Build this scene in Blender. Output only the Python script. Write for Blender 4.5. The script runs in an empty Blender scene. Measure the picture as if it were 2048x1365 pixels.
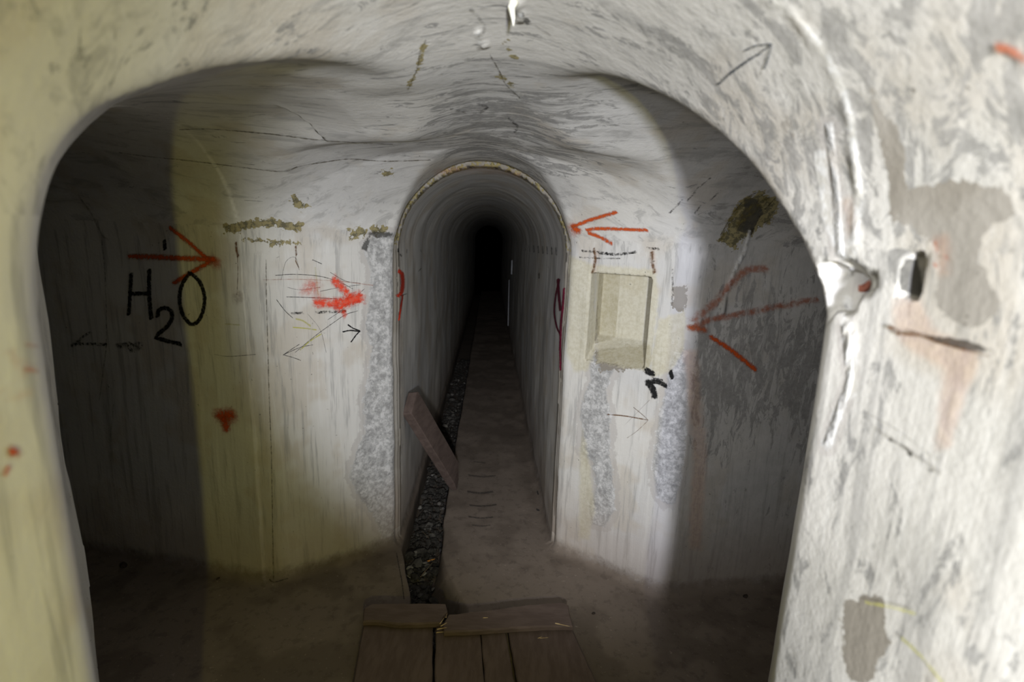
import bpy, math, random
import numpy as np
from mathutils import Vector, Matrix

random.seed(7)
H = 1.55                       # camera height in metres; plan figures below are in units of H
SC = bpy.context.scene
COL = SC.collection

# ------------------------------------------------------------------ camera
FPX = 1010.0
PITCH = math.radians(11.6)
ROLL = 0.038
cR, sR = math.cos(ROLL), math.sin(ROLL)
FWD = np.array([0, math.cos(PITCH), -math.sin(PITCH)])
UP0 = np.array([0, math.sin(PITCH), math.cos(PITCH)])
RT0 = np.array([1.0, 0, 0])
RT = cR * RT0 + sR * UP0
UP = -sR * RT0 + cR * UP0
cam = bpy.data.cameras.new('camera')
cam.sensor_width = 36.0
cam.lens = FPX * 36.0 / 2048.0
cam.clip_start = 0.02
cam.clip_end = 100
cam.dof.use_dof = True
cam.dof.focus_distance = 2.1
cam.dof.aperture_fstop = 2.8
cam_o = bpy.data.objects.new('camera', cam)
COL.objects.link(cam_o)
cam_o.matrix_world = Matrix(((RT[0], UP[0], -FWD[0], 0), (RT[1], UP[1], -FWD[1], 0), (RT[2], UP[2], -FWD[2], H), (0, 0, 0, 1)))
SC.camera = cam_o

# ------------------------------------------------------------------ world, lamps, exposure
w = bpy.data.worlds.new('world'); SC.world = w
w.use_nodes = True
w.node_tree.nodes['Background'].inputs[0].default_value = (0, 0, 0, 1)
w.node_tree.nodes['Background'].inputs[1].default_value = 0.0
SC.view_settings.view_transform = 'Standard'
SC.view_settings.look = 'None'
SC.view_settings.exposure = 0.0
SC.view_settings.gamma = 1.0
SC.view_settings.use_curve_mapping = False

def spot(name, loc, aim, power, col, cone, blend, rad):
    l = bpy.data.lights.new(name, 'SPOT')
    l.energy = power; l.color = col; l.spot_size = math.radians(cone); l.spot_blend = blend
    l.shadow_soft_size = rad
    o = bpy.data.objects.new(name, l); COL.objects.link(o)
    o.location = loc
    d = Vector(aim) - Vector(loc)
    o.rotation_euler = d.to_track_quat('-Z', 'Y').to_euler()
    return o
# the visitor's torch held just behind the camera: cool core beam, plus a separate yellow-green spot aimed left for its fringe
TORCH = (0.08 * H, -0.45 * H, H - 0.08)
spot('torch_core', TORCH, (0.31, 2.2, 1.33), 220, (0.83, 0.86, 1.0), 60, 0.45, 0.045)
spot('torch_fringe', (0.13 * H, -0.45 * H, H - 0.20), (-1.1, 2.2, 1.65), 32, (1.0, 0.91, 0.20), 105, 0.5, 0.012)
# an added fill lamp left of the camera, to brighten the right branch
spot('branch_fill_lamp', (-0.14, 0.0, 1.62), (0.52, 2.2, 1.05), 52, (0.90, 0.91, 0.98), 66, 0.95, 0.03)
SC.cycles.max_bounces = 4
SC.cycles.diffuse_bounces = 2
SC.cycles.transparent_max_bounces = 12

# ------------------------------------------------------------------ the void of the tunnels as one implicit surface
def lat(ix, iy, iz, seed):
    n = (ix.astype(np.int64) * 374761393 + iy.astype(np.int64) * 668265263 + iz.astype(np.int64) * 2147483647 + seed * 144665) & 0xffffffff
    n = ((n ^ (n >> 13)) * 1274126177) & 0xffffffff
    n = n ^ (n >> 16)
    return (n & 0xffff).astype(np.float32) / 65535.0

def vnoise(x, y, z, scale, seed):
    x = x / scale; y = y / scale; z = z / scale
    fx = np.floor(x); fy = np.floor(y); fz = np.floor(z)
    ux = x - fx; uy = y - fy; uz = z - fz
    ux = ux * ux * (3 - 2 * ux); uy = uy * uy * (3 - 2 * uy); uz = uz * uz * (3 - 2 * uz)
    r = 0
    for a in (0, 1):
        for b in (0, 1):
            for c in (0, 1):
                r = r + lat(fx + a, fy + b, fz + c, seed) * (ux if a else 1 - ux) * (uy if b else 1 - uy) * (uz if c else 1 - uz)
    return r * 2 - 1

def smin(a, b, k):
    h = np.clip(0.5 + 0.5 * (b - a) / k, 0, 1)
    return b * (1 - h) + a * h - k * h * (1 - h)

def vault(u, hz, a, b, p=2.0):
    """cross-section: straight walls below hz=0, arch of half-width a and rise b above"""
    au = np.abs(u)
    lo = au - a
    k = ((au / a) ** p + (np.maximum(hz, 0) / b) ** p) ** (1 / p)
    up = (k - 1) * np.minimum(a, b)
    return np.where(hz < 0, lo, up)

CL, CR = (-0.655, 1.272), (0.465, 1.292)
TL, TR = (-0.349, 1.490), (0.159, 1.490)
C1L, C1R = (-0.297, 0.302), (0.270, 0.432)
C2L, C2R = (-0.705, 0.735), (0.500, 0.770)

def branch(x, y, zz, near, far, ang, rise, spring):
    # far-wall line through 'far' heading by unit vector (dx,dy)
    dx, dy = ang
    # normal pointing from near wall to far wall
    nx, ny = -dy, dx
    if ny < 0: nx, ny = -nx, -ny
    df = (x - far[0]) * nx + (y - far[1]) * ny
    wid = ((far[0] - near[0]) * nx + (far[1] - near[1]) * ny) / 2
    t = (x - far[0]) * dx + (y - far[1]) * dy
    d = vault(df + wid, zz - spring, wid, rise)
    return np.maximum(np.maximum(d, -t - 0.30), t - 1.5)

XK = np.array([-0.72, -0.290, 0.270, 0.50])
CHX = np.array([0.0, 0.9, 1.20, 1.235, 1.35, 1.46, 1.60, 1.744, 2.2, 12])
CHL = np.array([-0.24, -0.24, -0.25, -0.254, -0.292, -0.329, -0.338, -0.345, -0.372, -0.86])
CHR = np.array([-0.06, -0.06, -0.09, -0.100, -0.165, -0.200, -0.216, -0.226, -0.250, -0.74])

def field(P):
    """P: (N,3) metres -> signed distance in metres (negative inside the air)"""
    x = P[:, 0] / H; y = P[:, 1] / H; z = P[:, 2] / H
    zz = z - 1
    # camera passage and main barrel, axis turned 0.05 rad
    ax = x - np.interp(y, [-1.4, 1.15, 1.49], [0.079, -0.0485, -0.0955])
    ax = np.where(ax < 0, ax * (1 - 0.026 * np.clip(-zz / 0.12, 0, 1)), ax)
    rise = np.interp(y, [0, 0.9, 1.12, 1.28, 1.5], [0.275 + 0.0, 0.262, 0.252, 0.225, 0.12])
    d0 = vault(ax, zz + 0.03, np.interp(y, [1.15, 1.40, 1.5], [0.283, 0.270, 0.258]), rise)
    d0 = np.maximum(np.maximum(d0, y - 1.502), -1.35 - y)
    # wide splayed cross vault
    yN = np.interp(x, XK, [C2L[1], C1L[1], C1R[1], C2R[1]])
    yP = np.interp(x, XK, [1.02, 0.83, 0.82, 1.03])
    yF = np.interp(x, XK, [1.284, 1.275, 1.290, 1.297])
    zc = np.interp(x, XK, [0.205, 0.202, 0.250, 0.205])
    pn = np.interp(x, XK, [2.0, 2.1, 1.22, 2.0])
    sp = -0.06
    hz = zz - sp
    a = np.where(y < yP, yP - yN, yF - yP)
    p = np.where(y < yP, pn, 2.0)
    d1 = vault(y - yP, hz, a, zc - sp, p) * 0.85
    d1 = np.maximum(d1, np.maximum(C2L[0] + 0.02 - x, x - C2R[0] + 0.02))
    # far splay (alcove) towards the narrow tunnel
    wl = 0.254 + (1.487 - y) * 1.42; wr = 0.254 + (1.487 - y) * 1.53
    sx = x + 0.095
    wa = np.maximum(np.where(sx < 0, wl, wr), 0.05)
    d2 = vault(sx, hz, wa, np.interp(y, [0.80, 1.0, 1.15, 1.28, 1.5], [0.10, 0.17, 0.205, 0.204, 0.125]) - sp, 1.9) * 0.57
    d2 = np.maximum(d2, np.maximum(0.80 - y, y - 1.50))
    # branch corridors
    d3 = branch(x, y, zz, C2L, CL, (-0.9825, 0.186), 0.265, sp)
    d4 = branch(x, y, zz, C2R, CR, (0.988, 0.152), 0.265, sp)
    # narrow tunnel with its slightly tighter lining
    wt = np.where(y > 1.512, 0.250, 0.256)
    tx = x - (-0.0955 - 0.05 * (y - 1.487))
    d5 = vault(tx, zz + 0.055, wt, wt + np.where(y > 1.512, 0.0, 0.012))
    d5 = np.maximum(d5, 1.15 - y)
    d = smin(d0, d1, 0.012)
    d = smin(d, d2, 0.012)
    d = smin(d, d3, 0.003)
    d = smin(d, d4, 0.003)
    d = smin(d, d5, 0.008)
    # plaster undulation
    w1 = vnoise(P[:, 0], P[:, 1], P[:, 2], 0.33, 1)
    w2 = vnoise(P[:, 0], P[:, 1], P[:, 2], 0.11, 2)
    d = d + (w1 * 0.0050 + w2 * 0.0016) / 1.0
    # floor
    fl = 0.004 * w1 + 0.0022 * w2
    df = -(z + fl) 
    k = 0.03
    h = np.clip(0.5 + 0.5 * (d - df) / k, 0, 1)
    d = df * (1 - h) + d * h + k * h * (1 - h)
    # drainage channel sunk in the floor
    cl = np.interp(y, CHX, CHL); cr = np.interp(y, CHX, CHR)
    sl = np.interp(y, [1.35, 1.5], [0.65, 0.0])
    dc = np.maximum(np.maximum(cl - x, (x - cr - sl * z) * 0.85) + 0.003 * w2, np.maximum(-0.085 - z, z - 0.05))
    dc = np.maximum(dc, 0.55 - y)
    d = smin(d, dc, 0.006)
    # niche in the right front wall
    e = np.array([CR[0] - TR[0], CR[1] - TR[1]]); e /= np.hypot(*e)
    nn = np.array([-e[1], e[0]])          # pointing into the rock (away from the camera)
    if nn[1] < 0: nn = -nn
    s = (x - TR[0]) * e[0] + (y - TR[1]) * e[1]
    q = (x - TR[0]) * nn[0] + (y - TR[1]) * nn[1]
    # recess, then the slanted bottom
    zb = NZ0 + np.clip(q, 0, 1) * 0.75
    dn = np.maximum(np.maximum(NS0 - s, s - NS1), np.maximum(zb - zz, zz - NZ1))
    dn = np.maximum(dn, np.abs(q) - ND)
    d = np.minimum(d, dn)
    for (cx, cy, cz, sx_, sy_, sz_) in HOLES:
        dh = np.maximum(np.maximum(np.abs(x - cx) - sx_, np.abs(y - cy) - sy_), np.abs(zz - cz) - sz_)
        d = np.minimum(d, dh + w2 * 0.002)
    for (cx, cy, cz, r) in CHIPS:
        dh = np.sqrt((x - cx) ** 2 + (y - cy) ** 2 + (zz - cz) ** 2) - r
        d = smin(d, dh + vnoise(P[:, 0], P[:, 1], P[:, 2], 0.03, 5) * 0.006, 0.004)
    return (d * H).astype(np.float32)

NS0, NS1, NZ0, NZ1, ND = 0.073, 0.248, -0.345, -0.090, 0.085
HOLES = []
CHIPS = []

def grad(P, e=0.006):
    g = np.stack([field(P + np.eye(3)[i] * e) - field(P - np.eye(3)[i] * e) for i in range(3)], 1)
    return g / (np.linalg.norm(g, axis=1, keepdims=True) + 1e-9)

def mesh_field(lo, hi, vox):
    """surface nets over sparse blocks; returns verts, quads"""
    lo = np.array(lo, float); vox = np.array(vox, float)
    B = 16
    nb = np.ceil((np.array(hi) - lo) / (vox * B)).astype(int)
    I = np.stack(np.meshgrid(*[np.arange(n) for n in nb], indexing='ij'), -1).reshape(-1, 3)
    cen = lo + (I + 0.5) * B * vox
    rad = np.linalg.norm(vox * B) / 2
    fd = field(cen)
    act = I[np.abs(fd) < rad * 1.05 + 0.05]
    NX = (nb * B + 1).astype(np.int64)
    def key(c): return (c[..., 0] * NX[1] + c[..., 1]) * NX[2] + c[..., 2]
    L = np.stack(np.meshgrid(*[np.arange(B + 1)] * 3, indexing='ij'), -1)
    VK, VP, Q = [], [], []
    for s in range(0, len(act), 64):
        A = act[s:s + 64]
        N = A[:, None, None, None, :] * B + L[None]
        P = lo + N * vox
        F = field(P.reshape(-1, 3)).reshape(N.shape[:-1])
        # cells
        cnt = np.zeros(F[:, :-1, :-1, :-1].shape, np.int32)
        for a in (0, 1):
            for b in (0, 1):
                for c in (0, 1):
                    cnt += (F[:, a:B + a, b:B + b, c:B + c] < 0)
        m = (cnt > 0) & (cnt < 8)
        bi, ci, cj, ck = np.nonzero(m)
        if len(bi) == 0: continue
        base = A[bi] * B + np.stack([ci, cj, ck], 1)
        acc = np.zeros((len(bi), 3)); num = np.zeros(len(bi))
        fv = {}
        for a in (0, 1):
            for b in (0, 1):
                for c in (0, 1):
                    fv[(a, b, c)] = F[bi, ci + a, cj + b, ck + c]
        for axis in range(3):
            for o1 in (0, 1):
                for o2 in (0, 1):
                    p0 = [0, 0, 0]; p0[(axis + 1) % 3] = o1; p0[(axis + 2) % 3] = o2
                    p1 = list(p0); p1[axis] = 1
                    f0 = fv[tuple(p0)]; f1 = fv[tuple(p1)]
                    cr_ = (f0 < 0) != (f1 < 0)
                    t = np.where(cr_, f0 / np.where(cr_, f0 - f1, 1), 0)
                    pt = np.tile(np.array(p0, float), (len(bi), 1)); pt[:, axis] += t
                    acc += pt * cr_[:, None]; num += cr_
        VP.append(lo + (base + acc / num[:, None]) * vox)
        VK.append(key(base))
        # quads
        for axis in range(3):
            f0 = F[:, :B, :B, :B]
            sl = [slice(0, B)] * 3; sl[axis] = slice(1, B + 1)
            f1 = F[(slice(None),) + tuple(sl)]
            bi, ci, cj, ck = np.nonzero((f0 < 0) != (f1 < 0))
            if len(bi) == 0: continue
            n = A[bi] * B + np.stack([ci, cj, ck], 1)
            inside0 = f0[bi, ci, cj, ck] < 0
            u = np.zeros(3, int); v = np.zeros(3, int); u[(axis + 1) % 3] = 1; v[(axis + 2) % 3] = 1
            ok = (n[:, (axis + 1) % 3] > 0) & (n[:, (axis + 2) % 3] > 0)
            n = n[ok]; inside0 = inside0[ok]
            k = np.stack([key(n - u - v), key(n - v), key(n), key(n - u)], 1)
            k[inside0] = k[inside0][:, ::-1]        # normals face the air
            Q.append(k)
    VK = np.concatenate(VK); VP = np.concatenate(VP); Q = np.concatenate(Q)
    o = np.argsort(VK); VK = VK[o]; VP = VP[o]
    idx = np.searchsorted(VK, Q); idx = np.clip(idx, 0, len(VK) - 1)
    good = (VK[idx] == Q).all(1)
    return VP, idx[good]

def obj_from(name, V, Q, N=None, mat=None, attrs=None, parent=None):
    used = np.unique(Q)
    remap = np.zeros(len(V), np.int64); remap[used] = np.arange(len(used))
    v = V[used]; q = remap[Q]
    me = bpy.data.meshes.new(name)
    me.vertices.add(len(v)); me.vertices.foreach_set('co', v.astype(np.float32).ravel())
    me.loops.add(q.size); me.loops.foreach_set('vertex_index', q.astype(np.int32).ravel())
    me.polygons.add(len(q))
    me.polygons.foreach_set('loop_start', np.arange(0, q.size, 4, dtype=np.int32))
    me.polygons.foreach_set('use_smooth', np.ones(len(q), bool))
    me.update(calc_edges=True)
    if attrs:
        for k, a in attrs.items():
            at = me.attributes.new(k, 'FLOAT', 'POINT')
            at.data.foreach_set('value', a[used].astype(np.float32))
    if N is not None:
        me.normals_split_custom_set_from_vertices(N[used].astype(np.float32))
    o = bpy.data.objects.new(name, me); COL.objects.link(o)
    if mat: me.materials.append(mat)
    if parent: o.parent = parent
    return o
# ------------------------------------------------------------------ photo frame helpers (points are then fixed on real surfaces)
def rays(px):
    px = np.asarray(px, float).reshape(-1, 2)
    X = (px[:, 0] - 1024) / FPX; Y = -(px[:, 1] - 682.5) / FPX
    d = X[:, None] * RT + Y[:, None] * UP + FWD
    return d / np.linalg.norm(d, axis=1, keepdims=True)

def trace(px, steps=90, far=12.0):
    d = rays(px); o = np.array([0, 0, H]); t = np.full(len(d), 0.05)
    for _ in range(steps):
        f = -field(o + d * t[:, None])
        t = np.minimum(t + f * 0.8, far)
    return o + d * t[:, None]

def to_px(P):
    d = P - np.array([0, 0, H]); zf = np.maximum(d @ FWD, 1e-3)
    return np.stack([1024 + FPX * (d @ RT) / zf, 682.5 - FPX * (d @ UP) / zf], 1), d @ FWD

def poly_sd(p, poly):
    poly = np.asarray(poly, float); n = len(poly)
    d2 = np.full(len(p), 1e18); ins = np.zeros(len(p), bool)
    for i in range(n):
        a, b = poly[i], poly[(i + 1) % n]
        ab = b - a; t = np.clip(((p - a) @ ab) / (ab @ ab + 1e-9), 0, 1)
        q = p - a - t[:, None] * ab
        d2 = np.minimum(d2, (q * q).sum(1))
        c = ((a[1] > p[:, 1]) != (b[1] > p[:, 1]))
        xi = (b[0] - a[0]) * (p[:, 1] - a[1]) / (b[1] - a[1] if b[1] != a[1] else 1e-9) + a[0]
        ins ^= c & (p[:, 0] < xi)
    d = np.sqrt(d2)
    return np.where(ins, d, -d)

# broken spots and fixing holes in the right-hand wall of the passage
for (pt, r) in (((1674, 574), 0.024), ((1664, 553), 0.014), ((1672, 604), 0.017), ((1733, 566), 0.012)):
    P = trace([pt])[0] / H
    CHIPS.append((P[0], P[1], P[2] - 1, r))
for (pt, sx_, sy_, sz_) in (((1820, 552), 0.030, 0.0065, 0.0150), ((1728, 566), 0.030, 0.0085, 0.0105)):
    P = trace([pt])[0] / H
    HOLES.append((P[0], P[1], P[2] - 1, sx_, sy_, sz_))

# lime run-offs standing proud of the plaster
RIDGES = []
for pts, r in (([(1545, 0), (1600, 45), (1650, 105), (1685, 180), (1703, 260), (1712, 340), (1716, 420), (1706, 500), (1696, 560)], 0.0022),
               ([(1696, 560), (1692, 600), (1700, 660), (1706, 700)], 0.0035),
               ([(1500, 462), (1490, 500), (1470, 540), (1450, 590), (1444, 625)], 0.0065),
               ([(1040, -10), (1032, 12), (1042, 42)], 0.0055), ([(955, 62), (968, 92)], 0.003)):
    P = trace(pts) / H
    RIDGES.append((P, r))
_field0 = field
def field(P):
    d = _field0(P)
    q = P / H
    m = vnoise(P[:, 0], P[:, 1], P[:, 2], 0.035, 9)
    for (R_, r) in RIDGES:
        lo = R_.min(0) - 0.05; hi = R_.max(0) + 0.05
        s = ((q > lo) & (q < hi)).all(1)
        if not s.any(): continue
        qs = q[s]; best = np.full(len(qs), 1e9)
        for i in range(len(R_) - 1):
            a, b = R_[i], R_[i + 1]; ab = b - a
            t = np.clip(((qs - a) @ ab) / (ab @ ab), 0, 1)
            best = np.minimum(best, np.linalg.norm(qs - a - t[:, None] * ab, axis=1))
        rd = (best - r * (0.60 + 0.75 * m[s])) * H        # negative inside the ridge
        k = 0.008; a_, b_ = d[s], -rd
        h = np.clip(0.5 + 0.5 * (a_ - b_) / k, 0, 1)
        d[s] = b_ * (1 - h) + a_ * h + k * h * (1 - h)
    return d

# ------------------------------------------------------------------ materials
class NT:
    def __init__(self, name):
        self.m = bpy.data.materials.new(name); self.m.use_nodes = True
        self.t = self.m.node_tree; self.b = self.t.nodes['Principled BSDF']
        self.out = self.t.nodes['Material Output']
    def n(self, ty, **kw):
        x = self.t.nodes.new(ty)
        for k, v in kw.items(): setattr(x, k, v)
        return x
    def l(self, a, b): self.t.links.new(a, b)
    def inp(self, sock, v):
        if hasattr(v, 'is_output') or isinstance(v, bpy.types.NodeSocket): self.l(v, sock)
        else: sock.default_value = v
    def math(self, op, a, b=0.0, c=0.0, clamp=False):
        x = self.n('ShaderNodeMath', operation=op, use_clamp=clamp)
        self.inp(x.inputs[0], a); self.inp(x.inputs[1], b); self.inp(x.inputs[2], c)
        return x.outputs[0]
    def attr(self, name):
        x = self.n('ShaderNodeAttribute', attribute_name=name); return x.outputs['Fac']
    def pos(self):
        if not hasattr(self, '_p'): self._p = self.n('ShaderNodeTexCoord').outputs['Object']
        return self._p
    def noise(self, scale, detail=5, rough=0.6, vec=(1, 1, 1), dist=0.0, off=(0, 0, 0)):
        mp = self.n('ShaderNodeMapping'); self.l(self.pos(), mp.inputs['Vector'])
        mp.inputs['Scale'].default_value = vec; mp.inputs['Location'].default_value = off
        x = self.n('ShaderNodeTexNoise'); self.l(mp.outputs[0], x.inputs['Vector'])
        x.inputs['Scale'].default_value = scale; x.inputs['Detail'].default_value = detail
        x.inputs['Roughness'].default_value = rough; x.inputs['Distortion'].default_value = dist
        return x.outputs['Fac']
    def step(self, v, lo, hi):
        x = self.n('ShaderNodeMapRange', interpolation_type='SMOOTHSTEP')
        self.inp(x.inputs['Value'], v); self.inp(x.inputs['From Min'], lo); self.inp(x.inputs['From Max'], hi)
        return x.outputs[0]
    def mix(self, f, a, b, mode='MIX'):
        x = self.n('ShaderNodeMix', data_type='RGBA', blend_type=mode)
        self.inp(x.inputs[0], f)
        for s, v in ((x.inputs[6], a), (x.inputs[7], b)):
            if isinstance(v, tuple): v = (*v, 1) if len(v) == 3 else v
            self.inp(s, v)
        return x.outputs[2]
    def bump(self, h, strength, dist):
        x = self.n('ShaderNodeBump'); x.inputs['Strength'].default_value = strength; x.inputs['Distance'].default_value = dist
        self.l(h, x.inputs['Height']); self.l(x.outputs[0], self.b.inputs['Normal'])

def edge_mask(k, name, nz, amp=0.55, w=0.05):
    """attribute in 0..1 with its border torn up by noise"""
    v = k.math('ADD', k.attr(name), k.math('MULTIPLY', k.math('SUBTRACT', nz, 0.5), amp))
    return k.step(v, 0.5 - w, 0.5 + w)

def make_plaster(name, svec, wvec, sdist):
    k = NT(name)
    big = k.attr('big'); mid = k.attr('mid')
    fine = k.noise(60, 2, 0.65)
    torn = k.noise(22, 5, 0.70, off=(7, 0, 0))
    st = k.noise(1, 4, 0.70, vec=svec, dist=sdist)
    wn = k.noise(1, 5, 0.74, vec=wvec, dist=0.8, off=(2, 5, 1))
    ragged = k.math('MULTIPLY_ADD', torn, 0.62, k.math('MULTIPLY', fine, 0.38))
    # lime wash, cream to cool white
    c = k.mix(k.step(big, 0.40, 0.60), (0.60, 0.59, 0.565), (0.68, 0.66, 0.61))
    c = k.mix(k.math('MULTIPLY', k.step(mid, 0.50, 0.70), 0.45), c, (0.52, 0.45, 0.35))
    # brush streaks
    c = k.mix(k.math('MULTIPLY', k.step(st, 0.50, 0.66), 0.55), c, (0.31, 0.305, 0.29))
    c = k.mix(k.math('MULTIPLY', k.step(st, 0.45, 0.33), 0.30), c, (0.78, 0.77, 0.73))
    # grey of wear and toned-down glare, amount from 'mott', shape from stretched noise
    thr = k.math('SUBTRACT', 0.80, k.math('MULTIPLY', k.attr('mott'), 0.42))
    mm = k.step(k.math('SUBTRACT', wn, thr), -0.03, 0.035)
    gcol = k.mix(k.step(fine, 0.35, 0.65), (0.19, 0.19, 0.185), (0.30, 0.295, 0.28))
    c = k.mix(k.math('MULTIPLY', mm, 0.80), c, gcol)
    c = k.mix(k.math('MULTIPLY', k.attr('grime_dimming'), 0.6), c, k.mix(k.step(torn, 0.4, 0.6), (0.27, 0.255, 0.225), (0.36, 0.34, 0.31)))  # even tint: dirt, plus darkening of overlit wall and vault
    # peeled patches of bare render
    pe = edge_mask(k, 'peel', ragged, 0.9)
    rn = k.math('MULTIPLY_ADD', fine, 0.6, k.math('MULTIPLY', torn, 0.4))
    pcol = k.mix(k.step(torn, 0.36, 0.62), k.mix(k.step(fine, 0.4, 0.6), (0.30, 0.295, 0.285), (0.42, 0.415, 0.40)), k.mix(k.step(fine, 0.4, 0.6), (0.46, 0.455, 0.44), (0.64, 0.63, 0.61)))
    halo = k.step(k.math('ADD', k.attr('peel'), k.math('MULTIPLY', k.math('SUBTRACT', torn, 0.5), 0.7)), 0.22, 0.30)
    c = k.mix(k.math('MULTIPLY', halo, 0.55), c, (0.46, 0.43, 0.40))
    c = k.mix(pe, c, pcol)
    br = edge_mask(k, 'brown', ragged, 1.9, 0.04)
    c = k.mix(br, c, k.mix(k.step(mid, 0.4, 0.6), (0.27, 0.245, 0.205), (0.34, 0.315, 0.275)))
    cr = edge_mask(k, 'cream', ragged, 0.9, 0.16)
    c = k.mix(k.math('MULTIPLY', cr, 0.62), c, k.mix(k.step(rn, 0.35, 0.65), (0.52, 0.47, 0.30), (0.66, 0.62, 0.46)))
    ol = edge_mask(k, 'olive', ragged, 2.2, 0.05)
    c = k.mix(k.math('MULTIPLY', ol, 0.9), c, k.mix(k.step(fine, 0.4, 0.6), (0.10, 0.085, 0.03), (0.30, 0.25, 0.10)))
    ru = edge_mask(k, 'rust', torn, 0.8, 0.25)
    c = k.mix(k.math('MULTIPLY', ru, 0.36), c, k.mix(k.step(fine, 0.35, 0.65), (0.42, 0.22, 0.15), (0.58, 0.36, 0.22)))
    dk = edge_mask(k, 'dark', torn, 0.9, 0.08)
    c = k.mix(k.math('MULTIPLY', dk, 0.85), c, (0.05, 0.048, 0.042))
    ca = edge_mask(k, 'lime', torn, 0.6, 0.14)
    c = k.mix(k.math('MULTIPLY', ca, 0.60), c, k.mix(k.step(fine, 0.4, 0.6), (0.62, 0.60, 0.54), (0.80, 0.80, 0.78)))
    # small pits and specks
    spz = k.math('MULTIPLY', k.step(fine, 0.71, 0.76), k.step(mid, 0.46, 0.60))
    c = k.mix(k.math('MULTIPLY', spz, 0.7), c, (0.12, 0.11, 0.09))
    # dirt: the floor itself, and splashed up the foot of the walls
    sep = k.n('ShaderNodeSeparateXYZ'); k.l(k.pos(), sep.inputs[0]); z = sep.outputs['Z']
    zz = k.math('ADD', z, k.math('MULTIPLY', k.math('SUBTRACT', mid, 0.5), 0.16))
    c = k.mix(k.math('MULTIPLY', k.step(zz, 0.50, 0.02), 0.50), c, (0.37, 0.285, 0.225))
    fcol = k.mix(k.step(mid, 0.36, 0.64), (0.155, 0.124, 0.098), (0.210, 0.170, 0.136))
    fcol = k.mix(k.math('MULTIPLY', k.step(torn, 0.52, 0.64), 0.35), fcol, (0.075, 0.060, 0.048))
    fcol = k.mix(k.math('MULTIPLY', k.step(fine, 0.66, 0.74), 0.6), fcol, (0.33, 0.28, 0.23))
    z2 = k.math('ADD', z, k.math('MULTIPLY', k.math('SUBTRACT', torn, 0.5), 0.085))
    fmask = k.step(z2, 0.085, 0.010)
    c = k.mix(fmask, c, fcol)
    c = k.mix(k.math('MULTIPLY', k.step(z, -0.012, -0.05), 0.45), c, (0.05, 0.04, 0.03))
    k.l(c, k.b.inputs['Base Color'])
    k.b.inputs['Roughness'].default_value = 0.88
    k.b.inputs['Specular IOR Level'].default_value = 0.25
    hh = k.math('MULTIPLY_ADD', st, 0.20, k.math('MULTIPLY', fine, 0.22))
    hh = k.math('MULTIPLY_ADD', torn, k.math('MULTIPLY_ADD', k.attr('rough'), 0.8, k.math('MULTIPLY_ADD', k.step(k.attr('peel'), 0.45, 0.6), 0.9, 0.10)), hh)
    k.bump(hh, 0.65, 0.007)
    return k.m
PLASTER_WALL = make_plaster('limewashed_plaster_wall', (34, 34, 2.2), (26, 26, 8), 0.0)
PLASTER_VAULT = make_plaster('limewashed_plaster_vault', (5, 22, 17), (7, 24, 18), 0.6)
PLASTER_TUNNEL = make_plaster('limewashed_plaster_tunnel', (3, 42, 2.0), (4, 26, 4), 0.0)

# ------------------------------------------------------------------ build the shell
VX = 0.011
V, Q = mesh_field((-3.4, -2.2, -0.3), (3.1, 1.70 * H, 2.15), (VX, VX, VX))
yend = -2.2 + math.ceil((1.70 * H + 2.2) / (VX * 16)) * 16 * VX
V2, Q2 = mesh_field((-1.6, yend - 0.075 , -0.3), (1.0, 14.0, 2.1), (0.012, 0.05, 0.012))
Q = np.concatenate([Q, Q2 + len(V)]); V = np.concatenate([V, V2])
N = -grad(V)
VH = V / H
pxv, dep = to_px(V)
nearv = VH[:, 1] < 0.98
seen = dep > 0.05

def paint(polys, near, R=22.0):
    a = np.zeros(len(V))
    for poly in polys:
        p = np.asarray(poly, float)
        lo = p.min(0) - 2 * R; hi = p.max(0) + 2 * R
        s = seen & (nearv if near else ~nearv) & (pxv > lo).all(1) & (pxv < hi).all(1)
        if s.any():
            a[s] = np.maximum(a[s], np.clip(0.5 + poly_sd(pxv[s], p) / (2 * R), 0, 1))
    return a
def line(pts, w):
    """a closed outline w pixels wide round a polyline"""
    p = np.asarray(pts, float); t = np.gradient(p, axis=0); t /= np.linalg.norm(t, axis=1, keepdims=True) + 1e-9
    n = np.stack([-t[:, 1], t[:, 0]], 1) * w / 2
    return np.concatenate([p + n, (p - n)[::-1]])
def smooth(v, a, b):
    t = np.clip((v - a) / (b - a), 0, 1); return t * t * (3 - 2 * t)

far_peel = [[(728, 492), (742, 470), (765, 462), (792, 465), (792, 1090), (765, 1075), (745, 1030), (718, 1000), (700, 955), (712, 900), (730, 865), (726, 800), (738, 745), (742, 690), (728, 655), (738, 600), (742, 540), (730, 512)],
            [(1195, 700), (1232, 695), (1242, 720), (1225, 750), (1213, 780), (1222, 830), (1220, 900), (1228, 960), (1230, 1020), (1212, 1055), (1182, 1048), (1178, 1010), (1192, 975), (1182, 925), (1162, 905), (1165, 850), (1158, 830), (1168, 790), (1182, 760), (1178, 725)],
            [(1345, 715), (1372, 690), (1374, 760), (1372, 840), (1368, 900), (1362, 960), (1350, 1008), (1332, 1012), (1312, 985), (1305, 930), (1312, 880), (1318, 830), (1330, 790), (1335, 750)]]
near_peel = [line([(1655, 240), (1672, 380), (1680, 520)], 26), line([(1690, 640), (1700, 760), (1650, 900)], 26)]
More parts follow.
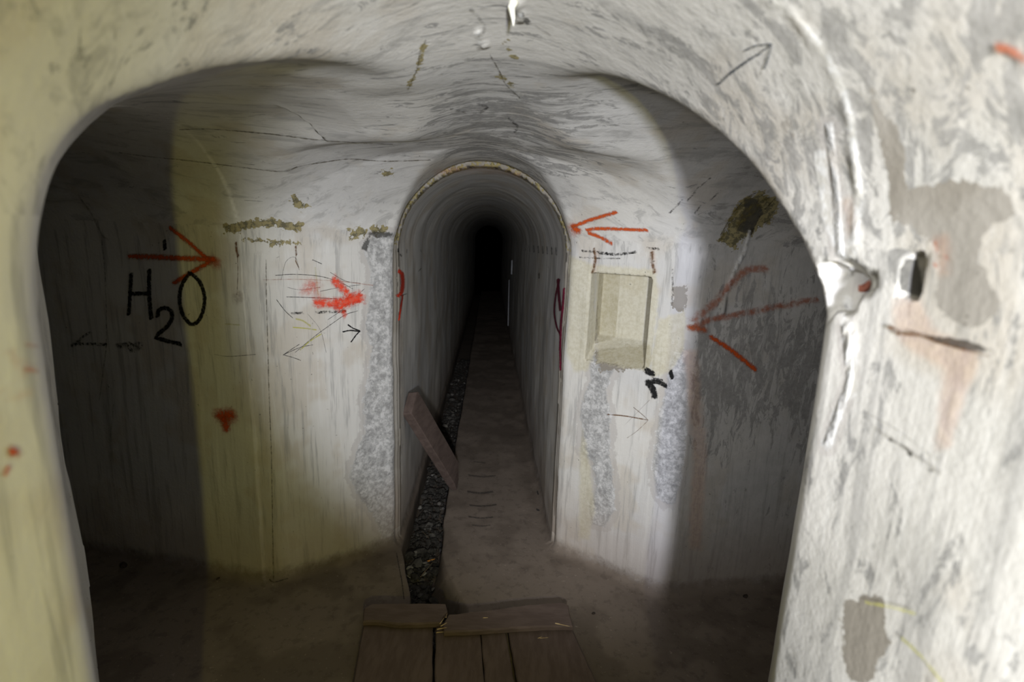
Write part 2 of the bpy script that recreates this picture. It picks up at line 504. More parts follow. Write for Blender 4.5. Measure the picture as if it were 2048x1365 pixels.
near_brown = [[(1790, 390), (1840, 365), (1900, 360), (2000, 365), (2022, 400), (2028, 430), (1985, 450), (1962, 470), (1955, 520), (1978, 570), (2002, 610), (1985, 640), (1940, 655), (1890, 640), (1862, 600), (1872, 560), (1882, 500), (1850, 470), (1800, 440)],
              [(1738, 178), (1765, 215), (1790, 260), (1805, 310), (1812, 380), (1805, 430), (1778, 450), (1776, 390), (1770, 310), (1750, 240)],
              [(1565, 235), (1582, 232), (1590, 255), (1593, 278), (1570, 274), (1561, 256)],
              [(1685, 1200), (1760, 1190), (1780, 1290), (1740, 1365), (1690, 1365)]]
far_brown = [[(1345, 572), (1372, 575), (1374, 610), (1362, 632), (1345, 610)], [(1185, 700), (1300, 690), (1300, 735), (1200, 745)]]
far_cream = [[(1140, 512), (1190, 530), (1192, 700), (1175, 742), (1150, 745), (1132, 705)], [(1190, 530), (1312, 540), (1316, 600), (1300, 745), (1195, 725)], [(1318, 640), (1372, 620), (1368, 700), (1340, 745), (1305, 755), (1300, 720)],
             [(1165, 860), (1180, 930), (1190, 1010), (1178, 1080), (1158, 1080), (1160, 900)]]
far_olive = [line([(450, 458), (500, 448), (545, 445), (605, 456)], 15), line([(485, 478), (545, 486), (605, 488)], 7), line([(700, 470), (730, 468)], 16), line([(745, 462), (775, 458)], 12),
             line([(585, 397), (612, 416)], 14), line([(768, 348), (785, 346)], 8), [(1440, 480), (1475, 410), (1520, 380), (1560, 400), (1545, 440), (1500, 470), (1470, 500)]]
near_olive = [line([(815, 178), (838, 130), (850, 80)], 8), line([(1000, 150), (1030, 175)], 10), line([(1010, 85), (1030, 120)], 12)]
near_rust = [[(1790, 590), (1840, 600), (1870, 660), (1960, 705), (1900, 900), (1870, 900), (1890, 740), (1800, 690), (1785, 640)], line([(1880, 470), (1890, 560)], 26), line([(1695, 400), (1710, 470)], 20),
             line([(15, 700), (60, 745)], 22), line([(0, 790), (60, 790)], 14)]
far_rust = [line([(870, 345), (960, 338), (1040, 352)], 10), line([(1380, 700), (1400, 900), (1390, 1100)], 26), line([(1305, 500), (1310, 545)], 7), line([(1192, 505), (1188, 545)], 7)]
far_dark = [line([(728, 500), (740, 470), (785, 468)], 10), [(1490, 400), (1515, 395), (1525, 425), (1500, 470), (1475, 460)]]
near_dark = [[(1797, 516), (1842, 518), (1844, 594), (1802, 590)], line([(1795, 655), (1850, 668), (1920, 690), (1990, 712)], 12), line([(1770, 875), (1870, 940)], 9), line([(1030, 20), (1062, 52)], 12), line([(1450, 160), (1500, 120)], 1)]  # first outline paints the shallow hole's inside black, shade put into its colour
near_lime = [line([(1545, 0), (1600, 45), (1650, 105), (1685, 180), (1703, 260), (1712, 340), (1716, 420), (1706, 500), (1696, 560)], 16), line([(1694, 590), (1692, 640), (1705, 700), (1702, 800)], 24),
             line([(955, 62), (968, 95)], 12), line([(1034, 14), (1042, 46)], 12), line([(1020, 175), (1045, 192)], 4), line([(1640, 300), (1655, 430), (1690, 520)], 22)]
far_lime = [line([(1500, 462), (1490, 500), (1470, 540), (1450, 590)], 7)]

A = {}
A['peel'] = np.maximum(paint(far_peel, False), 0.8 * paint(near_peel, True))
A['brown'] = np.maximum(paint(near_brown, True), paint(far_brown, False, 12))
A['cream'] = paint(far_cream, False, 14)
A['olive'] = np.maximum(paint(far_olive, False, 14), paint(near_olive, True, 12) * 0.9)
ring = (VH[:, 1] > 1.490) & (VH[:, 1] < 1.530) & (VH[:, 2] > 0.96)
A['olive'][ring] = np.maximum(A['olive'][ring], 0.50)
ring2 = (VH[:, 1] > 1.492) & (VH[:, 1] < 1.528) & (VH[:, 2] > 0.05) & (VH[:, 2] < 1.25)
A['brown'][ring2] = 0.95
A['rust'] = np.maximum(paint(near_rust, True), paint(far_rust, False, 14))
A['dark'] = np.maximum(paint(far_dark, False, 14), paint(near_dark, True, 10))
A['lime'] = np.maximum(paint(near_lime, True, 12), paint(far_lime, False, 8))
zz = VH[:, 2] - 1
tun = smooth(VH[:, 1], 1.49, 1.53)
def fbm(s0, n, seed):
    r = 0; a = 1; t = 0
    for i in range(n):
        r = r + a * vnoise(V[:, 0], V[:, 1], V[:, 2], s0 / 2 ** i, seed + i); t += a; a *= 0.6
    return 0.5 + 0.5 * r / t
A['big'] = fbm(0.7, 3, 20); A['mid'] = fbm(0.17, 4, 30)
A['mid'] = 0.5 + (A['mid'] - 0.5) * 1.2
mo = np.full(len(V), 0.12)
# wear of the wash, raised near right and on the vault against lamp glare
mo += 0.10 * smooth(VH[:, 1], 0.95, 0.6) * smooth(VH[:, 0], 0.3, 0.1) + 0.04 * smooth(VH[:, 1], 0.95, 0.6)
mo += 0.24 * smooth(zz, -0.02, 0.10) * (1 - tun)
rb = smooth(VH[:, 0], 0.44, 0.50) * smooth(VH[:, 1], 1.0, 1.2)
mo += rb * (0.30 + 0.42 * np.exp(-((zz + 0.32) / 0.20) ** 2))
nr = smooth(VH[:, 0], 0.02, 0.25) * smooth(VH[:, 1], 0.85, 0.6)
mo += nr * 0.38 * smooth(zz, 0.30, 0.0)
mo += 0.42 * np.exp(-((VH[:, 0] + 0.02) / 0.20) ** 2) * smooth(zz, 0.12, 0.18) * smooth(VH[:, 1], 0.7, 0.95) * (1 - tun)
mo += 0.20 * np.exp(-((VH[:, 0] + 0.06) / 0.12) ** 2) * tun * smooth(zz, 0.0, 0.1)
mo -= 0.12 * smooth(-VH[:, 0], 0.25, 0.34) * smooth(zz, 0.05, -0.05)
A['mott'] = np.clip(mo, 0, 1)
A['grime_dimming'] = np.clip(rb * 0.75 + nr * 0.42 + 0.34 * smooth(zz, 0.0, 0.12) * (1 - tun), 0, 1)  # dirt on right branch; near right wall and vault darkened against strong lamp light
A['rough'] = np.clip(nr * 0.35 * smooth(VH[:, 1], 0.33, 0.40), 0, 1) + 0.6 * A['olive']

Cc = V[Q].mean(1) / H; FN = N[Q].mean(1)
cx, cy, cz = Cc[:, 0], Cc[:, 1], Cc[:, 2]
rest = np.ones(len(Q), bool)
def piece(name, sel):
    global rest
    s = sel & rest; rest &= ~s
    if s.any():
        o = obj_from(name, V, Q[s], N, PLASTER_TUNNEL if 'tunnel' in name else PLASTER_VAULT if name == 'ceiling' else PLASTER_WALL, A); o['kind'] = 'structure'
        return o
floor_o = piece('floor', ((FN[:, 2] > 0.6) & (cz < 0.1) & (cz > -0.03)))
piece('trim_channel', cz < 0.0)
tunx = -0.0955 - 0.05 * (cy - 1.487)
piece('wall_end', (cy > 8.5))
piece('ceiling_tunnel', (cy > 1.502) & (cz > 1.0))
W_TL = piece('wall_tunnel_left', (cy > 1.502) & (cx < tunx))
W_TR = piece('wall_tunnel_right', (cy > 1.502))
CEIL = piece('ceiling', cz > 1.0)
piece('wall_back', (cy < -1.25))
W_FL = piece('wall_front_left', (cx > -0.655) & (cx < -0.10) & (cy > 1.0))
W_FR = piece('wall_front_right', (cx < 0.465) & (cx >= -0.10) & (cy > 1.0))
W_BL = piece('wall_branch_left', (cx <= -0.655) & (cy > 1.05))
W_BR = piece('wall_branch_right', (cx >= 0.465) & (cy > 1.05))
W_L = piece('wall_left', cx < 0)
W_R = piece('wall_right', cx >= 0)
#@@OBJ
# ------------------------------------------------------------------ small helpers for things
def plain(name, c1, c2, scale=20, rough=0.85, vec=(1, 1, 1), bump=0.3, metal=0.0, tone=False):
    k = NT(name)
    n = k.noise(scale, 5, 0.65, vec=vec)
    c = k.mix(k.step(n, 0.35, 0.65), c1, c2)
    if tone:
        c = k.mix(k.attr('tone'), c, tone)
    k.l(c, k.b.inputs['Base Color']); k.b.inputs['Roughness'].default_value = rough
    k.b.inputs['Metallic'].default_value = metal
    k.b.inputs['Specular IOR Level'].default_value = 0.3
    k.bump(n, bump, 0.006)
    return k.m
WOOD = plain('dirty_wood', (0.112, 0.080, 0.067), (0.148, 0.108, 0.091), 7, vec=(5, 1.2, 5), bump=0.15)
WOODX = plain('dirty_wood_crossways', (0.118, 0.085, 0.071), (0.155, 0.114, 0.096), 7, vec=(1.2, 5, 5), bump=0.15)
PALE = plain('split_wood', (0.42, 0.30, 0.15), (0.60, 0.46, 0.26), 60)
STONE = plain('rubble_stone', (0.020, 0.018, 0.015), (0.055, 0.050, 0.044), 60, tone=(0.25, 0.235, 0.21))
LUMP = plain('dark_lump', (0.03, 0.022, 0.016), (0.07, 0.05, 0.04), 60)
LEAF = plain('dry_leaf', (0.45, 0.16, 0.03), (0.60, 0.28, 0.06), 60)
METAL = plain('white_conduit', (0.50, 0.51, 0.54), (0.62, 0.63, 0.66), 60, rough=0.5)
RUST = plain('rusty_metal', (0.22, 0.055, 0.035), (0.40, 0.15, 0.10), 50)
LIME = plain('lime_deposit', (0.62, 0.60, 0.46), (0.84, 0.83, 0.76), 40)

def thing(name, label, cat, loc, group=None):
    o = bpy.data.objects.new(name, None); COL.objects.link(o); o.location = loc
    o.empty_display_size = 0.05
    tag(o, label, cat, group); return o
def tag(o, label, cat, group=None):
    o['label'] = label; o['category'] = cat
    if group: o['group'] = group
def mesh_obj(name, verts, faces, mat, parent=None, smooth_=False, origin=None):
    me = bpy.data.meshes.new(name)
    v = np.asarray(verts, float)
    if parent is not None: v = v - np.array(parent.location)
    elif origin is not None: v = v - np.asarray(origin)
    me.from_pydata([tuple(p) for p in v], [], faces); me.update()
    if smooth_: me.polygons.foreach_set('use_smooth', [True] * len(me.polygons))
    me.materials.append(mat)
    o = bpy.data.objects.new(name, me); COL.objects.link(o)
    if parent is not None: o.parent = parent
    elif origin is not None: o.location = origin
    return o
def atz(px, zh):
    d = rays([px])[0]; t = (zh * H - H) / d[2]; return d * t + np.array([0, 0, H])
RND = np.random.RandomState(3)

def slab(name, outline, z0, z1, mat, parent, jit=0.0016, bev=0.004, sag=None):
    """a sawn board from its plan outline (metres), edges slightly worn"""
    P = []
    n = len(outline)
    for i in range(n):
        a = np.array(outline[i], float); b = np.array(outline[(i + 1) % n], float)
        m = max(1, int(np.linalg.norm(b - a) / 0.03))
        for k in range(m):
            q = a + (b - a) * k / m
            if k: q = q + RND.uniform(-jit, jit, 2)
            P.append(q)
    P = np.array(P); c = P.mean(0)
    def ins(P, d):
        t = np.roll(P, -1, 0) - np.roll(P, 1, 0); t /= np.linalg.norm(t, axis=1, keepdims=True) + 1e-9
        nn = np.stack([-t[:, 1], t[:, 0]], 1)
        s = np.sign(((c - P) * nn).sum(1)).mean(); return P + nn * d * (1 if s > 0 else -1)
    zj = RND.uniform(-1, 1, len(P)) * jit * 0.6
    rings = [np.c_[ins(P, bev * 0.7), np.full(len(P), z0)], np.c_[P, np.full(len(P), z0 + bev)],
             np.c_[P, z1 - bev + zj], np.c_[ins(P, bev), z1 + zj * 0.5]]
    verts = np.concatenate(rings); N_ = len(P); F = []
    area = 0.5 * np.sum(P[:, 0] * np.roll(P[:, 1], -1) - np.roll(P[:, 0], -1) * P[:, 1])
    for r in range(3):
        for i in range(N_):
            j = (i + 1) % N_
            f = (r * N_ + i, r * N_ + j, (r + 1) * N_ + j, (r + 1) * N_ + i)
            F.append(f if area > 0 else f[::-1])
    top = tuple(range(3 * N_, 4 * N_)); bot = tuple(range(N_))
    F.append(top if area > 0 else top[::-1]); F.append(bot[::-1] if area > 0 else bot)
    return mesh_obj(name, verts, F, mat, parent)

def sliver(p, ang, L, w_, h_, name='splinter', parent=None, mat=None):
    c, s = math.cos(ang), math.sin(ang)
    V_ = []
    for (u, v, z_) in ((-0.5, -0.5, 0), (-0.5, 0.5, 0), (0.5, 0.05, 0), (0.5, -0.05, 0), (-0.4, 0, 1), (0.35, 0, 0.7)):
        V_.append((p[0] + (u * L) * c - v * w_ * s, p[1] + (u * L) * s + v * w_ * c, p[2] + z_ * h_))
    F = [(0, 1, 2, 3), (0, 4, 1), (1, 4, 5, 2), (2, 5, 3), (3, 5, 4, 0)]
    return mesh_obj(name, V_, F, mat or PALE, parent)

# ------------------------------------------------------------------ the two wooden covers over the channel
ZB0, ZB1, ZT0, ZT1 = 0.006, 0.040, 0.0415, 0.066
def tp(px, z): return atz(px, z / H)[:2]
def edge_line(p_far, p_near, z, yend):
    a, b = tp(p_far, z), tp(p_near, z); d = (b - a) / (b[1] - a[1])
    return a, a + d * (yend - a[1]), d
def board(name, Lf, Ln, Rf, Rn, yend, parent, gap=0.0):
    a, a2, da = edge_line(Lf, Ln, ZB1, yend); b, b2, db = edge_line(Rf, Rn, ZB1, yend)
    a = a + da * 0.05; b = b + db * 0.05                  # runs on under the batten
    g = np.array([gap, 0])
    return slab(name, [a + g, b - g, b2 - g, a2 + g], ZB0, ZB1, WOOD, parent)
cov_l = thing('channel_cover', 'narrow brown board cover with a short snapped crossbar, left one over the drain channel', 'wooden cover', (-0.39, 1.45, 0), 'wooden covers over the drain channel')
board('board', (725, 1252), (705, 1365), (867, 1258), (865, 1365), 0.75, cov_l, 0.002)
poly = [tp(p, ZT1) for p in ((726, 1243), (728, 1217), (744, 1207), (820, 1207), (891, 1208), (895, 1222), (886, 1232), (881, 1246), (800, 1249), (760, 1243))]
bl = slab('batten', poly, ZT0, ZT1, WOODX, cov_l, 0.0022, 0.005)
cov_r = thing('channel_cover', 'wide brown cover of three boards under a long crossbar, right one over the drain channel', 'wooden cover', (0.02, 1.45, 0), 'wooden covers over the drain channel')
board('board', (871, 1262), (869, 1365), (961, 1270), (969, 1365), 0.75, cov_r, 0.0008)
board('board', (962, 1270), (970, 1365), (1012, 1266), (1029, 1365), 0.75, cov_r, 0.0008)
board('board', (1016, 1266), (1034, 1365), (1143, 1254), (1194, 1365), 0.75, cov_r, 0.002)
poly = [tp(p, ZT1) for p in ((885, 1250), (897, 1229), (960, 1223), (1040, 1212), (1122, 1204), (1137, 1210), (1146, 1253), (1090, 1253), (1040, 1256), (990, 1259), (930, 1263), (888, 1264))]
slab('batten', poly, ZT0, ZT1, WOODX, cov_r, 0.0022, 0.005)
for (px, ang, L, w_) in (((884, 1243), 1.2, 0.035, 0.006), ((888, 1250), 0.7, 0.030, 0.005), ((884, 1258), 0.3, 0.040, 0.006), ((880, 1266), 0.2, 0.030, 0.004), ((893, 1232), 1.5, 0.025, 0.004),
                         ((1125, 1251), -0.25, 0.060, 0.006), ((971, 1237), 0.1, 0.022, 0.003)):
    p = atz(px, ZT1 / H)
    sliver((p[0], p[1], ZT1 + 0.0005), ang, L, w_, 0.003, 'splinter', cov_r)['label'] = 'pale splinter of freshly split wood'
for (px, ang, L) in (((1088, 1277), 0.15, 0.035), ((1080, 1276), 0.5, 0.020)):
    p = atz(px, ZB1 / H)
    sliver((p[0], p[1], ZB1 + 0.0005), ang, L, 0.004, 0.002, 'splinter', cov_r)['label'] = 'pale splinter of freshly split wood'

# ------------------------------------------------------------------ the loose plank leaning over the channel inside the tunnel
A0 = np.array([-0.321, 1.574, 0.422]); B0 = np.array([-0.190, 1.838, 0.012])
Ld = B0 - A0; LL = np.linalg.norm(Ld); Ld /= LL
vw = -rays([(862, 900)])[0]
Nf = vw - (vw @ Ld) * Ld; Nf /= np.linalg.norm(Nf)
Td = np.cross(Ld, Nf); Td /= np.linalg.norm(Td)
ph = math.radians(36)
Wd = -Nf * math.cos(ph) - Td * math.sin(ph); Td2 = np.cross(Ld, -Wd); Td2 /= np.linalg.norm(Td2)
tk, wd = 0.034, 0.100
verts = []
secs = [(0.0, 0.10, 0.0), (0.02, 0.0, 0.0), (0.20, 0, 0.004), (0.40, 0, -0.002), (0.60, 0, 0.003), (0.80, 0, 0.0), (0.91, 0.0, 0.0), (1.0, 0.55, 0.0)]
NSEG = len(secs)
for (t, cut, jj) in secs:
    o = A0 + Ld * LL * t
    for (a_, b_) in ((0, 0), (1, 0), (1, 1), (0, 1)):
        aa = a_ * (1 - cut * 0.6) * tk + (cut * 0.3 * tk); bb = b_ * wd * (1 - cut)
        verts.append((o + Td2 * (aa + jj * 0.5) + Wd * (bb + jj)) * H)
F = []
for s_ in range(NSEG - 1):
    for i in range(4):
        j = (i + 1) % 4
        F.append((s_ * 4 + i, s_ * 4 + j, s_ * 4 + 4 + j, s_ * 4 + 4 + i))
F.append((3, 2, 1, 0)); F.append(tuple((NSEG - 1) * 4 + i for i in range(4)))
pk = mesh_obj('loose_plank', verts, F, WOOD, None, origin=tuple(B0 * H))
bm_ = pk.modifiers.new('worn_edges', 'BEVEL'); bm_.width = 0.004; bm_.segments = 2
tag(pk, 'short thick brown plank leaning across the channel against the left tunnel wall', 'plank')

# ------------------------------------------------------------------ rubble in the channel
ico_v = []; t_ = (1 + 5 ** 0.5) / 2
ico_v = np.array([(-1, t_, 0), (1, t_, 0), (-1, -t_, 0), (1, -t_, 0), (0, -1, t_), (0, 1, t_), (0, -1, -t_), (0, 1, -t_), (t_, 0, -1), (t_, 0, 1), (-t_, 0, -1), (-t_, 0, 1)]) / 1.9
ico_f = [(0, 11, 5), (0, 5, 1), (0, 1, 7), (0, 7, 10), (0, 10, 11), (1, 5, 9), (5, 11, 4), (11, 10, 2), (10, 7, 6), (7, 1, 8), (3, 9, 4), (3, 4, 2), (3, 2, 6), (3, 6, 8), (3, 8, 9), (4, 9, 5), (2, 4, 11), (6, 2, 10), (8, 6, 7), (9, 8, 1)]
def stone_verts(p, r, flat=0.6):
    v = ico_v * RND.uniform(0.65, 1.2, (12, 1)) * r * np.array([RND.uniform(0.7, 1.3), RND.uniform(0.7, 1.3), flat])
    a = RND.uniform(0, 6.28); tl = RND.uniform(-0.6, 0.6)
    Rz = np.array([[math.cos(a), -math.sin(a), 0], [math.sin(a), math.cos(a), 0], [0, 0, 1]])
    Rx = np.array([[1, 0, 0], [0, math.cos(tl), -math.sin(tl)], [0, math.sin(tl), math.cos(tl)]])
    return v @ Rx.T @ Rz.T + p
rv, rf, rt = [], [], []
for i in range(2600):
    yy = 1.12 + 3.2 * RND.rand() ** 1.7
    l_, r_ = np.interp(yy, CHX, CHL), np.interp(yy, CHX, CHR) - np.interp(yy, [1.35, 1.5], [0.05, 0.0])
    xx = RND.uniform(l_ + 0.006, r_ - 0.006)
    r = RND.choice([0.006, 0.009, 0.013, 0.020, 0.028], p=[0.30, 0.32, 0.22, 0.12, 0.04])
    zb = -0.085 * H + RND.uniform(0, 0.022) + r * 0.4
    b_ = len(rv) * 12
    rv.append(stone_verts(np.array([xx * H, yy * H, zb]), r, RND.choice([0.25, 0.6, 0.8])))
    rf += [(f[0] + b_, f[1] + b_, f[2] + b_) for f in ico_f]
    rt += [RND.choice([0.0, 0.08, 0.3, 0.9], p=[0.52, 0.33, 0.12, 0.03])] * 12
rub = mesh_obj('rubble', np.concatenate(rv), rf, STONE, None, origin=(-0.45, 2.2, -0.12))
at = rub.data.attributes.new('tone', 'FLOAT', 'POINT'); at.data.foreach_set('value', np.array(rt, np.float32))
rub['kind'] = 'stuff'; tag(rub, 'dark crushed rubble and chips lying in the bottom of the drain channel', 'rubble')

def stone(px, zh, r, label, mat=STONE, name='stone', flat=0.6, group=None, tone=0.25):
    p = atz(px, zh); c = p + np.array([0, 0, r * flat * 0.45])
    v = []
    # rounded lump: subdivided icosahedron pushed about
    base = stone_verts(np.zeros(3), r, flat)
    o = mesh_obj(name, base + c, ico_f, mat, None, smooth_=False, origin=tuple(c))
    m = o.modifiers.new('worn', 'SUBSURF'); m.levels = 2; m.render_levels = 2; m.subdivision_type = 'CATMULL_CLARK'
    at = o.data.attributes.new('tone', 'FLOAT', 'POINT'); at.data.foreach_set('value', np.full(len(base), tone, np.float32))
    tag(o, label, 'stone', group); return o
CZ = -0.085 + 0.020 / H
stone((905, 803), CZ, 0.048, 'largest grey stone in the drain channel, lying furthest into the tunnel')
stone((900, 838), CZ, 0.034, 'flat grey stone in the channel just beyond the leaning plank', flat=0.4)
stone((893, 770), CZ, 0.040, 'dim rounded stone furthest back in the drain channel')
stone((878, 1010), CZ, 0.026, 'pale angular stone in the channel just in front of the leaning plank', tone=0.5)
stone((848, 1150), CZ, 0.016, 'small pale chip in the near end of the channel, left of the orange leaf', tone=1.0, flat=0.35)
stone((866, 1180), CZ, 0.018, 'small grey chip in the channel close behind the wooden covers', tone=0.7, flat=0.35)
stone((247, 1133), 0.0, 0.022, 'black lump on the dark floor at the far left', LUMP)
stone((436, 1160), 0.0, 0.012, 'tiny dark lump at the foot of the yellow-lit left wall', LUMP)
stone((1490, 1196), 0.0, 0.018, 'reddish dark lump at the foot of the grey right wall', LUMP)
stone((1187, 1229), 0.0, 0.014, 'dark flat pebble on the floor right of the wooden covers', LUMP, flat=0.3)
stone((1239, 1160), 0.0, 0.010, 'tiny dark pebble at the foot of the wall below the niche', LUMP)
p = atz((864, 1122), CZ)
lf = sliver((p[0], p[1], p[2] + 0.004), 0.5, 0.050, 0.014, 0.004, 'dry_leaf', None, LEAF)
tag(lf, 'small bright orange leaf on the rubble in the channel', 'leaf')

def tube(name, P, r, mat, parent=None, n=8, origin=None):
    P = np.asarray(P, float); Vv, F = [], []
    for i, p in enumerate(P):
        t = P[min(i + 1, len(P) - 1)] - P[max(i - 1, 0)]; t /= np.linalg.norm(t)
        a = np.cross(t, [0.3, 0.9, 0.2]); a /= np.linalg.norm(a); b = np.cross(t, a)
        rr = r[i] if hasattr(r, '__len__') else r
        for k in range(n):
            an = 2 * math.pi * k / n; Vv.append(p + (a * math.cos(an) + b * math.sin(an)) * rr)
    for i in range(len(P) - 1):
        for k in range(n):
            k2 = (k + 1) % n; F.append((i * n + k, i * n + k2, (i + 1) * n + k2, (i + 1) * n + k))
    F.append(tuple(range(n))[::-1]); F.append(tuple((len(P) - 1) * n + k for k in range(n)))
    return mesh_obj(name, Vv, F, mat, parent, True, origin)

# twigs among the rubble
for (a, b, lab) in (((835, 1165), (880, 1112), 'thin dark twig lying slantwise on the rubble near the wooden covers'), ((838, 1060), (862, 1085), 'short broken twig on the rubble in the middle of the near channel')):
    P0, P1 = atz(a, CZ), atz(b, CZ); P0[2] += 0.008; P1[2] += 0.010
    t = tube('twig', [P0, (P0 + P1) / 2 + [0, 0, 0.003], P1], [0.0025, 0.002, 0.001], plain('twig_bark' + str(len(lab)), (0.10, 0.075, 0.05), (0.18, 0.14, 0.09), 60), origin=tuple(P0))
    tag(t, lab, 'twig')

# conduit on the right wall far down the tunnel
Pp = trace([(1026, 521), (1025, 549), (1020, 560), (1019, 600), (1018, 652)])
Gn = -grad(Pp); Pp = Pp + Gn * 0.014
cd = thing('conduit', 'thin pale conduit running upright on the right wall deep in the tunnel', 'pipe', tuple(Pp[-1]))
tube('pipe', [Pp[0], Pp[1]], 0.011, METAL, cd); tube('pipe', [Pp[2], Pp[3], Pp[4]], 0.008, METAL, cd)

# rusty strip sticking out of the broken hole in the right wall
Ps = trace([(1716, 540), (1724, 556), (1732, 572), (1742, 578)]); 
Pq = trace([(1716, 545)])[0]
hc = np.array([HOLES[1][0], HOLES[1][1], HOLES[1][2] + 1]) * H
br = []
path = [(-0.010, -0.030, 0.014), (-0.002, -0.020, 0.010), (0.004, -0.008, 0.000), (0.006, 0.006, -0.010), (0.004, 0.020, -0.015)]
for (dx, dy, dz) in path:
    for (ex, ez) in ((-0.003, 0.007), (0.003, 0.007), (0.003, -0.007), (-0.003, -0.007)):
        br.append(hc + np.array([dx + ex, dy, dz * 0.75 + ez * 0.7]))
F = []
for s_ in range(len(path) - 1):
    for i in range(4):
        j = (i + 1) % 4; F.append((s_ * 4 + i, s_ * 4 + j, s_ * 4 + 4 + j, s_ * 4 + 4 + i))
F += [(3, 2, 1, 0), tuple((len(path) - 1) * 4 + i for i in range(4))]
b_ = mesh_obj('iron_strip', br, F, RUST, W_R); b_['label'] = 'bent red-rusted iron strip in the broken hole'

# lime drip hanging from the vault
Pd = trace([(1026, 4)])[0]; nd = -grad(Pd[None])[0]
dr = tube('lime_drip', [Pd - nd * 0.004, Pd + nd * 0.004 + [0, 0, -0.006], Pd + [0.001, 0.002, -0.022], Pd + [0.002, 0.002, -0.034]], [0.009, 0.006, 0.0035, 0.001], LIME, CEIL)
dr['label'] = 'small cream lime drip hanging from the vault'

# ------------------------------------------------------------------ paint marks lying on the plaster
def mark_mat(name, col, soft, dens, wear=0.3, rough=0.8, wsc=90, col2=None):
    k = NT(name)
    n = k.noise(wsc, 3, 0.7)
    v = k.math('ABSOLUTE', k.attr('v'))
    e = k.math('ADD', v, k.math('MULTIPLY', k.math('SUBTRACT', n, 0.5), 0.9 if soft < 0.6 else 0.7))
    a = k.step(e, 1.0, soft)
    a = k.math('MULTIPLY', a, dens)
    a = k.math('MULTIPLY', a, k.math('SUBTRACT', 1.0, k.math('MULTIPLY', k.step(n, 0.60 - wear * 0.3, 0.66), wear)))
    a = k.math('MULTIPLY', a, k.attr('fade'))
    k.l(k.mix(k.step(n, 0.4, 0.6), col, col2 or tuple(c * 0.8 for c in col)), k.b.inputs['Base Color'])
    k.b.inputs['Roughness'].default_value = rough
    k.b.inputs['Specular IOR Level'].default_value = 0.2
    k.l(a, k.b.inputs['Alpha'])
    return k.m
M_OR = mark_mat('orange_spray', (0.60, 0.09, 0.012), 0.1, 0.92, 0.35)
M_OB = mark_mat('soft_orange_spray', (0.52, 0.07, 0.01), -0.1, 0.95, 0.2)
M_RED = mark_mat('red_spray', (0.85, 0.07, 0.03), 0.0, 0.95, 0.5, wsc=60, col2=(0.95, 0.16, 0.09))
M_RF = mark_mat('faint_red_spray', (0.85, 0.16, 0.10), -0.2, 0.45, 0.5)
M_RB = mark_mat('rusty_spray', (0.50, 0.12, 0.035), 0.0, 0.65, 0.6, wsc=50)
M_BK = mark_mat('black_paint', (0.012, 0.012, 0.012), 0.45, 0.97, 0.35)
M_BD = mark_mat('broken_black_paint', (0.015, 0.015, 0.015), 0.3, 0.95, 1.0, wsc=70)
M_PC = mark_mat('pencil', (0.05, 0.05, 0.05), 0.2, 0.8, 0.5)
M_BL = mark_mat('blue_black_paint', (0.03, 0.045, 0.06), 0.2, 0.85, 0.6, wsc=120)
M_YE = mark_mat('yellow_chalk', (0.62, 0.60, 0.06), 0.1, 0.6, 0.5)
M_MG = mark_mat('dark_magenta_paint', (0.14, 0.008, 0.03), 0.3, 0.95, 0.2)
M_RT = mark_mat('tunnel_red_paint', (0.55, 0.04, 0.015), 0.3, 0.9, 0.2)
M_CR = mark_mat('crack_line', (0.09, 0.07, 0.035), 0.1, 0.85, 0.8, wsc=60)
M_RS = mark_mat('rust_run', (0.16, 0.07, 0.02), 0.0, 0.8, 0.6, wsc=60)
M_OV = mark_mat('olive_stain', (0.20, 0.16, 0.05), 0.1, 0.85, 0.9, wsc=50)

